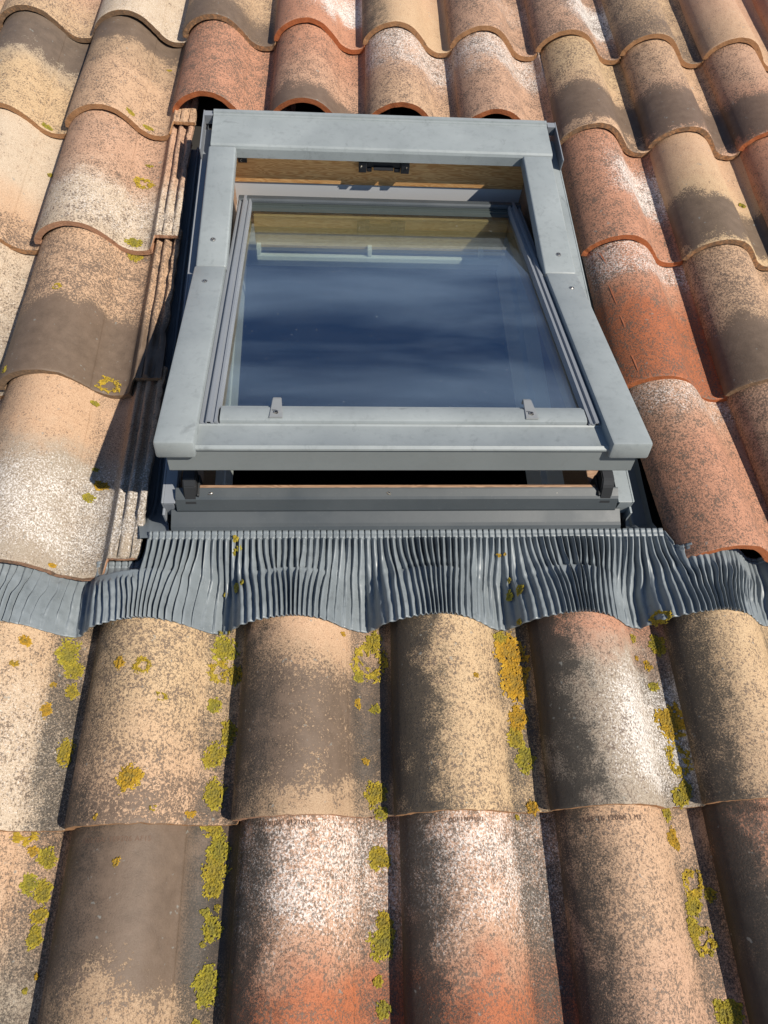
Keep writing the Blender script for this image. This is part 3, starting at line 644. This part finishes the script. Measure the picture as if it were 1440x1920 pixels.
# folded end flaps of the hood
for s, a in ((0, .3355), (1, 1.1400)):
    bm = bmesh.new(); d = 1 if s == 0 else -1
    add_box(bm, *sorted((a, a + d * .0028)), -.572, -.440, .030, .0925, bev=.0008)
    add_box(bm, *sorted((a + d * .0028, a + d * .0212)), -.457, -.441, .070, .0920, bev=.0008)
    add_box(bm, *sorted((a + d * .0028, a + d * .0205)), -.570, -.447, .030, .0345, bev=.0006)
    add_extrude(bm, [(-.572, .062), (-.5838, .056), (-.5838, .050), (-.572, .046)], *sorted((a - d * .0006, a + d * .0034)))
    c = wp('hood_end', bm, PAINT_R, frame); c.location = (0, 0, 0)
# catch plate under the hood and a small corner bracket
bm = bmesh.new()
add_box(bm, .682, .797, -.549, -.5385, .0410, .0585, bev=.001)
for x0, x1 in ((.682, .700), (.778, .797)): add_box(bm, x0, x1, -.556, -.549, .0320, .0580, bev=.001)
add_box(bm, .701, .712, -.553, -.5385, .0325, .0409, bev=.001); add_box(bm, .763, .777, -.553, -.5385, .0325, .0409, bev=.001)
add_extrude(bm, [(-.5385, .0405), (-.558, .0405), (-.560, .0440), (-.5385, .050)], .716, .760)
c = wp('catch_plate', bm, PLASTIC, frame); c.location = (0, 0, 0)
for x in (.688, .791): screw(c, x, -.5563, .0480, .0028, R(90))
bm = bmesh.new(); add_box(bm, .412, .432, -.548, -.5385, .042, .0565, bev=.001)
c = wp('corner_bracket', bm, PLASTIC, frame); c.location = (0, 0, 0); screw(c, .421, -.5485, .049, .0026, R(90))
# metal cover of the bottom rail
bm = bmesh.new()
bar = [(-1.4042, .0745), (-1.4060, .0742), (-1.4185, .0700), (-1.4215, .0680), (-1.4310, .0480), (-1.4310, .0450)]
add_extrude(bm, shell(bar, -.0020), .3585, 1.1115)
sill = wp('sill_cover', bm, PAINT_D, frame); sill.location = (0, 0, 0)
for x in (.4155, .7145, 1.0035): screw(sill, x, -1.4115, .0727, .0044, R(15))
for x0, x1 in ((.3725, .3935), (1.078, 1.099)):
    bm = bmesh.new()
    add_extrude(bm, [(-1.376, .044), (-1.376, .092), (-1.384, .099), (-1.402, .099), (-1.411, .090), (-1.428, .060), (-1.426, .050), (-1.410, .044)], x0, x1)
    bmesh.ops.bevel(bm, geom=bm.edges[:], offset=.0018, segments=2, affect='EDGES')
    add_box(bm, x0 + (.021 if x0 < .7 else -.004), x1 + (.004 if x0 < .7 else -.021), -1.420, -1.380, .050, .078, bev=.0018)
    c = wp('rubber_stop', bm, RUBBER, frame); c.location = (0, 0, 0)

# ---- the tilted sash; its own axes: x across, y up along the sash, z out of it
TILT = R(15.3)
sash_bm = bmesh.new()
X0 = 0.735
def sb(bm, u0, u1, s0, s1, h0, h1, bev=.0012): add_box(bm, u0 - X0, u1 - X0, -s1, -s0, h0, h1, bev=bev)
sb(sash_bm, .414, .4395, -.3305, .455, -.042, -.0145); sb(sash_bm, 1.030, 1.056, -.3305, .455, -.058, -.0145)
sb(sash_bm, .446, 1.024, -.3305, -.2755, -.055, -.0145); sb(sash_bm, .446, 1.024, -.3330, -.2795, -.092, -.0575)
sb(sash_bm, .446, 1.024, .412, .455, -.055, -.0145)
sash = mesh_obj('sash', sash_bm, WOOD_S, win)
sash.location = Vector((X0, -.92, .08)) - O; sash.rotation_euler = (-TILT, 0, 0)
def sp(name, bm, mats, smooth=False): 
    o = mesh_obj(name, bm, mats, sash)
    if smooth:
        for p in o.data.polygons: p.use_smooth = True
        sharp(o, 30)
    return o
bm = bmesh.new(); sb(bm, .4365, 1.0345, -.296, .414, -.0140, -.0065, 0); sp('glass_pane', bm, GLASS)
# grooved side rails
def groove(x0, x1, flip):
    w = x1 - x0
    pr = [(0, -.0135), (0, .0030), (.10, .0036), (.13, .0008), (.30, .0008), (.33, .0062), (.40, .0068), (.58, .0066), (.63, .0030), (.74, .0028), (.78, .0056), (.90, .0056), (.95, .0010), (1.0, -.0040), (1.0, -.0058)]
    bot = [(.97, -.0062), (.92, -.0012), (.80, .0030), (.70, .0002), (.60, .0006), (.56, .0042), (.40, .0044), (.36, -.0014), (.06, -.0014), (.05, -.0135)]
    pts = [((x0 + q * w) if not flip else (x1 - q * w), z) for q, z in pr + bot]
    bm = bmesh.new()
    a = [bm.verts.new((x - X0, .3305, z)) for x, z in pts]; b = [bm.verts.new((x - X0, -.4585, z)) for x, z in pts]
    n = len(pts)
    for i in range(n): bm.faces.new((a[i], a[(i + 1) % n], b[(i + 1) % n], b[i]))
    bm.faces.new(a[::-1]); bm.faces.new(b)
    bmesh.ops.recalc_face_normals(bm, faces=bm.faces[:])
    return bm
sp('side_rail', groove(.4135, .4425, False), PAINT_R); sp('side_rail', groove(1.0255, 1.0545, True), PAINT_R)
bm = bmesh.new()   # dark flanks of the sash below the rails
sb(bm, .4105, .4128, -.332, .452, -.062, -.002, .0005); sb(bm, 1.0572, 1.0595, -.332, .452, -.062, -.002, .0005); sb(bm, .4129, 1.0571, -.3356, -.3334, -.062, -.004, .0005)
sp('edge_strip', bm, PAINT_D)
# top glazing rail with its stepped profile
bm = bmesh.new()
tr = [(.3335, -.004), (.3335, .0030), (.3300, .0046), (.3150, .0046), (.3125, .0025), (.3120, -.0015)]
add_extrude(bm, shell(tr, -.0018), .4120 - X0, 1.0575 - X0); sp('top_rail', bm, PAINT_D)
bm = bmesh.new()
tr = [(.3118, -.0022), (.3055, -.0022), (.3052, -.0006), (.3040, -.0006), (.3036, -.0036), (.2980, -.0036), (.2977, -.0018), (.2966, -.0018), (.2960, -.0050), (.2790, -.0062)]
add_extrude(bm, shell(tr, -.0003), .4430 - X0, 1.0250 - X0)
sb(bm, .5565, .5572, -.311, -.2975, -.0018, -.0004, 0)
sp('glazing_bead', bm, SEAL)
# bottom rails and drip edge
bm = bmesh.new()
br = [(-.4165, -.0050), (-.4175, .0008), (-.4230, .0016), (-.4242, .0042), (-.4290, .0060), (-.4490, .0056), (-.4535, .0036), (-.4548, -.0024)]
add_extrude(bm, shell(br, -.0018), .4440 - X0, 1.0250 - X0); sp('bottom_rail', bm, PAINT, True)
bm = bmesh.new()
dc = [(-.4530, -.0034), (-.4568, -.0032), (-.4578, -.0012), (-.4600, -.0034), (-.5040, -.0030), (-.5085, -.0006), (-.5115, -.0030), (-.5115, -.0052)]
add_extrude(bm, shell(dc, -.0018), .3665 - X0, 1.0985 - X0); sp('bottom_cover', bm, PAINT, True)
bm = bmesh.new()
df = [(-.5075, -.0048), (-.5082, -.0080), (-.5062, -.0505), (-.5040, -.0530), (-.4990, -.0530)]
add_extrude(bm, shell(df, -.0018), .3670 - X0, 1.0980 - X0)
sp('drip_edge', bm, PAINT_B)
# side covers that swing with the sash
for x0, x1, sx in ((.3535, .4130, .3795), (1.0480, 1.1125, 1.0875)):
    bm = bmesh.new(); sb(bm, x0, x1, .004, .519, -.0165, .0155, .0044)
    c = sp('lower_side_cover', bm, PAINT, True)
    screw(c, sx - X0, -.062, .0155)
# two glass clips
def clip(u):
    bm = bmesh.new()
    prof_ = [(-.4520, .0068), (-.4520, .0094), (-.4060, .0096), (-.4005, .0075), (-.4000, -.0030), (-.4022, -.0030), (-.4030, .0060), (-.4070, .0072)]
    add_extrude(bm, prof_, -.0098, .0098)
    for v in bm.verts:
        k = (v.co.y + .4520) / .052
        v.co.x *= 1.10 - .42 * max(0, min(1, k))
    bmesh.ops.bevel(bm, geom=[e for e in bm.edges if abs(e.verts[0].co.x - e.verts[1].co.x) < .004 or True], offset=.0009, segments=2, affect='EDGES')
    o = sp('glass_clip', bm, CLIPM); o.location = (u - X0, 0, 0)
    bm = bmesh.new(); add_cyl(bm, (0, -.4405, .0101), (0, 0, 1), .0046, .0040, .0022, 6)
    n0 = len(bm.faces); add_cyl(bm, (.0004, -.4408, .0113), (0, 0, 1), .0024, .0024, .0006, 10)
    add_box(bm, -.0064, -.0004, -.4360, -.4345, .0095, .0102)
    for i, f in enumerate(bm.faces): f.material_index = 1 if i >= n0 else 0
    mb = mesh_obj('clip_screw', bm, [STEEL, PLASTIC], None)
    mb.parent = o
    return o
clip(.5300); clip(.9355)
# white ventilation bar on the inside
bm = bmesh.new(); sb(bm, .448, 1.022, -.268, -.2545, -.112, -.098, .003)
for u in (.4535, .7085, .9700): sb(bm, u - .0048, u + .0048, -.2792, -.2560, -.0975, -.080, .001)
sp('ventilation_bar', bm, BARM)

# ------------------------------------------------------------------ flashing: gutters, sill sheet and pleated apron
fla = tag(bpy.data.objects.new('window_flashing', None), 'blue grey pleated lead flashing lapped over the tiles below the roof window', 'flashing', None, 'thing')
link(fla); place(fla, *O); fla.empty_display_size = 0.1
def fp(name, o):
    o.name = name; o.parent = fla; o.location = -O; return o
bm = bmesh.new()
ss = [(-1.4270, .0420), (-1.4300, .0432), (-1.4330, .0420), (-1.4510, .0355), (-1.4565, .0345), (-1.4605, .0300), (-1.4605, .0275)]
add_extrude(bm, shell(ss, -.0018), .3480, 1.1210)
fp('sill_sheet', mesh_obj('sill_sheet', bm, PAINT_D))
# side gutters: an upstand along the frame, a flat bed with two folds, lifting towards the apron
def gutter(side):
    prof_ = [(.0, .030), (.0, -.0), (.002, -.034), (.006, -.038), (.028, -.038), (.031, -.031), (.035, -.031), (.038, -.038), (.062, -.038), (.066, -.024)]
    n = 44; verts, faces = [], []
    for j in range(n + 1):
        v = -.40 - (1.4720 - .40) * j / n
        lift = max(0.0, min(1.0, ((-1.372 if side == 0 else -1.418) - v) / (.098 if side == 0 else .053))); lift = lift * lift * (3 - 2 * lift)
        for k, (d, w) in enumerate(prof_):
            q = min(d, .030 + (1 - lift) * .04 + .002 * k * lift) if side == 0 else d
            ww = w + (.0255 - w) * lift if w < .0255 else w + (.0275 - w) * sstep(.5, 1, lift)
            inward = (.011 * max(0.0, min(1.0, (-1.425 - v) / .03)))
            x = (.3335 - q + inward) if side == 0 else (1.1425 + q - inward)
            verts.append((x + .0012 * nz(v * 16, d * 60, side), v, ww + .0010 * nz(v * 22, d * 90, side + 4)))
    m_ = len(prof_)
    for j in range(n):
        for k in range(m_ - 1): faces.append((j * m_ + k, j * m_ + k + 1, (j + 1) * m_ + k + 1, (j + 1) * m_ + k))
    o = py_obj('side_gutter', verts, faces, GUTTER, smooth=True); sharp(o, 40)
    return fp('side_gutter', o)
gutter(0); gutter(1)

CREST0 = 0.086          # crest of the roll inside a tile
def drape(u):
    c = math.floor(u / P); return prof(u - c * P)
_dm = [max(drape(k * P / 240 + d * .0015) for d in range(0, 13)) for k in range(240)]
_ds = [sum(_dm[(k + d) % 240] for d in range(-13, 14)) / 27 for k in range(240)]
def roof6(u, v):
    """the sheet bridges from the shoulder of each roll down into the channel"""
    f = (u / P % 1.0) * 240; k = int(f); a = _ds[k % 240]; b = _ds[(k + 1) % 240]
    return max(a + (b - a) * (f - k), drape(u)) - (v + 5 * L) * T / L
PITCH = 0.01075
rngp = random.Random(4)
NP0, NP1 = -42, 206
pamp = [1 + .32 * rngp.uniform(-1, 1) for _ in range(NP1 - NP0 + 3)]
pshift = [rngp.uniform(-1, 1) for _ in range(NP1 - NP0 + 3)]
V_TOP, V_BOT = -1.4620, -1.620
def apron_point(s, t):
    """s counts pleats, t runs from the sill down"""
    i = int(math.floor(s)); fr = s - i; k = i - NP0
    us = s * PITCH
    ph = 2 * math.pi * (us - CREST0) / P
    wing0 = max(1 - sstep(.27, .36, us), sstep(1.13, 1.22, us))
    bunch = -0.42 * P / (2 * math.pi) * math.sin(ph)
    lean = (0.009 * nz(us * 5.2, 3.3) + 0.0025 * nz(us * 13, 8.1)) * (1 - wing0)
    kb = math.exp(-((t - .46 - .05 * nz(us * 9, 1)) / .13) ** 2)
    kink = .0036 * (pshift[k] * (1 - fr) + pshift[k + 1] * fr) * kb + .005 * nz(us * 8, 40) * kb * (1 - wing0)
    u = us + (bunch * sstep(.05, 1, t) + lean * sstep(.05, .8, t) + kink)
    fall = V_BOT - 0.006 * (1 - math.cos(ph)) / 2 + .0012 * nz(us * 60, 5)
    wing = max(1 - sstep(.290, .310, us), sstep(1.196, 1.214, us))     # tucked under the tiles at both sides
    top = V_TOP + (-1.502 - V_TOP) * wing
    v = top + (fall - top) * t
    bl = sstep(.04, .72, t); bl += (1 - bl) * wing
    base = .0272 + (roof6(u, max(v, -1.60)) + .0035 - .0015 * wing - .0272) * bl
    if us > 1.15: base += .016 * sstep(1.196, 1.24, us) * (1 - sstep(.25, .75, t))
    tuck = (sstep(.205, .235, us) * (1 - sstep(.298, .314, us))) * (1 - sstep(1.508, 1.556, -v))   # ducks under the bare interlock
    base += (min(base, -.006) - base) * tuck
    crest = .5 + .5 * math.cos(2 * math.pi * (u - CREST0) / P)
    amp = (.0066 * (1 - t) + (.0023 + .0052 * crest ** 1.5) * t) * pamp[k] * (1 + .45 * nz(us * 6, t * 4, 2)) * 1.05 * (1 - .68 * wing * (1 - sstep(.22, .5, t))) * (1 - .7 * tuck)
    c = abs(math.cos(math.pi * fr))                      # ridge at whole numbers
    wave = c ** 1.05 * 2 - 1
    if t < .105:
        sq = 1.0 if (fr < .36 or fr > .64) else (-1.0 if .43 < fr < .57 else 0.0)
        step_ = .0014 if t < .038 else (-.0016 if t < .046 else (.0002 if t < .085 else -.0012))
        k2 = sstep(.085, .105, t)
        wv = (sq * .0021 + step_) * (1 - k2) + (wave * amp) * k2
    else:
        wv = wave * amp
    crump = (.0016 * nz(u * 75, v * 60, 9) + .0010 * nz(u * 170, v * 120, 2)) * sstep(.12, .35, t) + .0030 * max(0, nz(u * 26, v * 34, 14)) * kb
    crump -= .0042 * math.exp(-((t - .47 - .09 * nz(us * 7, 60)) / .035) ** 2) * max(0, .45 + 1.2 * nz(us * 10, 33)) * (1 - wing)
    u += -.0024 * wave * (0.5 + nz(us * 4, 21)) * sstep(.1, .4, t)
    w = base + wv + crump + .0012
    if v < -1.535: w = max(w, roof6(u, v) + .0024)
    return (u, v, w)
ts = [0, .018, .036, .040, .046, .050, .066, .082, .088, .100, .115, .14] + [.14 + .86 * k / 40 for k in range(1, 41)]
SUB = 12
verts, faces = [], []
ns = (NP1 - NP0) * SUB
for j, t in enumerate(ts):
    for i in range(ns + 1):
        verts.append(apron_point(NP0 + i / SUB, t))
for j in range(len(ts) - 1):
    for i in range(ns): faces.append((j * (ns + 1) + i, (j + 1) * (ns + 1) + i, (j + 1) * (ns + 1) + i + 1, j * (ns + 1) + i + 1))
ap = py_obj('pleated_apron', verts, faces, LEAD, smooth=True)
sol = ap.modifiers.new('thickness', 'SOLIDIFY'); sol.thickness = .0011; sol.offset = -1
fp('pleated_apron', ap)
# crusts on the apron
def apron_lichen(u, v, rad, kind, asp, seed):
    t = (v - V_TOP) / (V_BOT - V_TOP)
    o = lichen_mesh(fla, u, v, rad, kind, asp, seed, height=lambda a, b: (lambda tt: .0272 + (roof6(a, max(b, -1.60)) + .0035 - .0272) * sstep(.04, .72, tt) + .0062)((b - V_TOP) / (V_BOT - V_TOP)))
    if o: o.location = -O
for k, a in enumerate(APLICH): apron_lichen(*a, 900 + k)
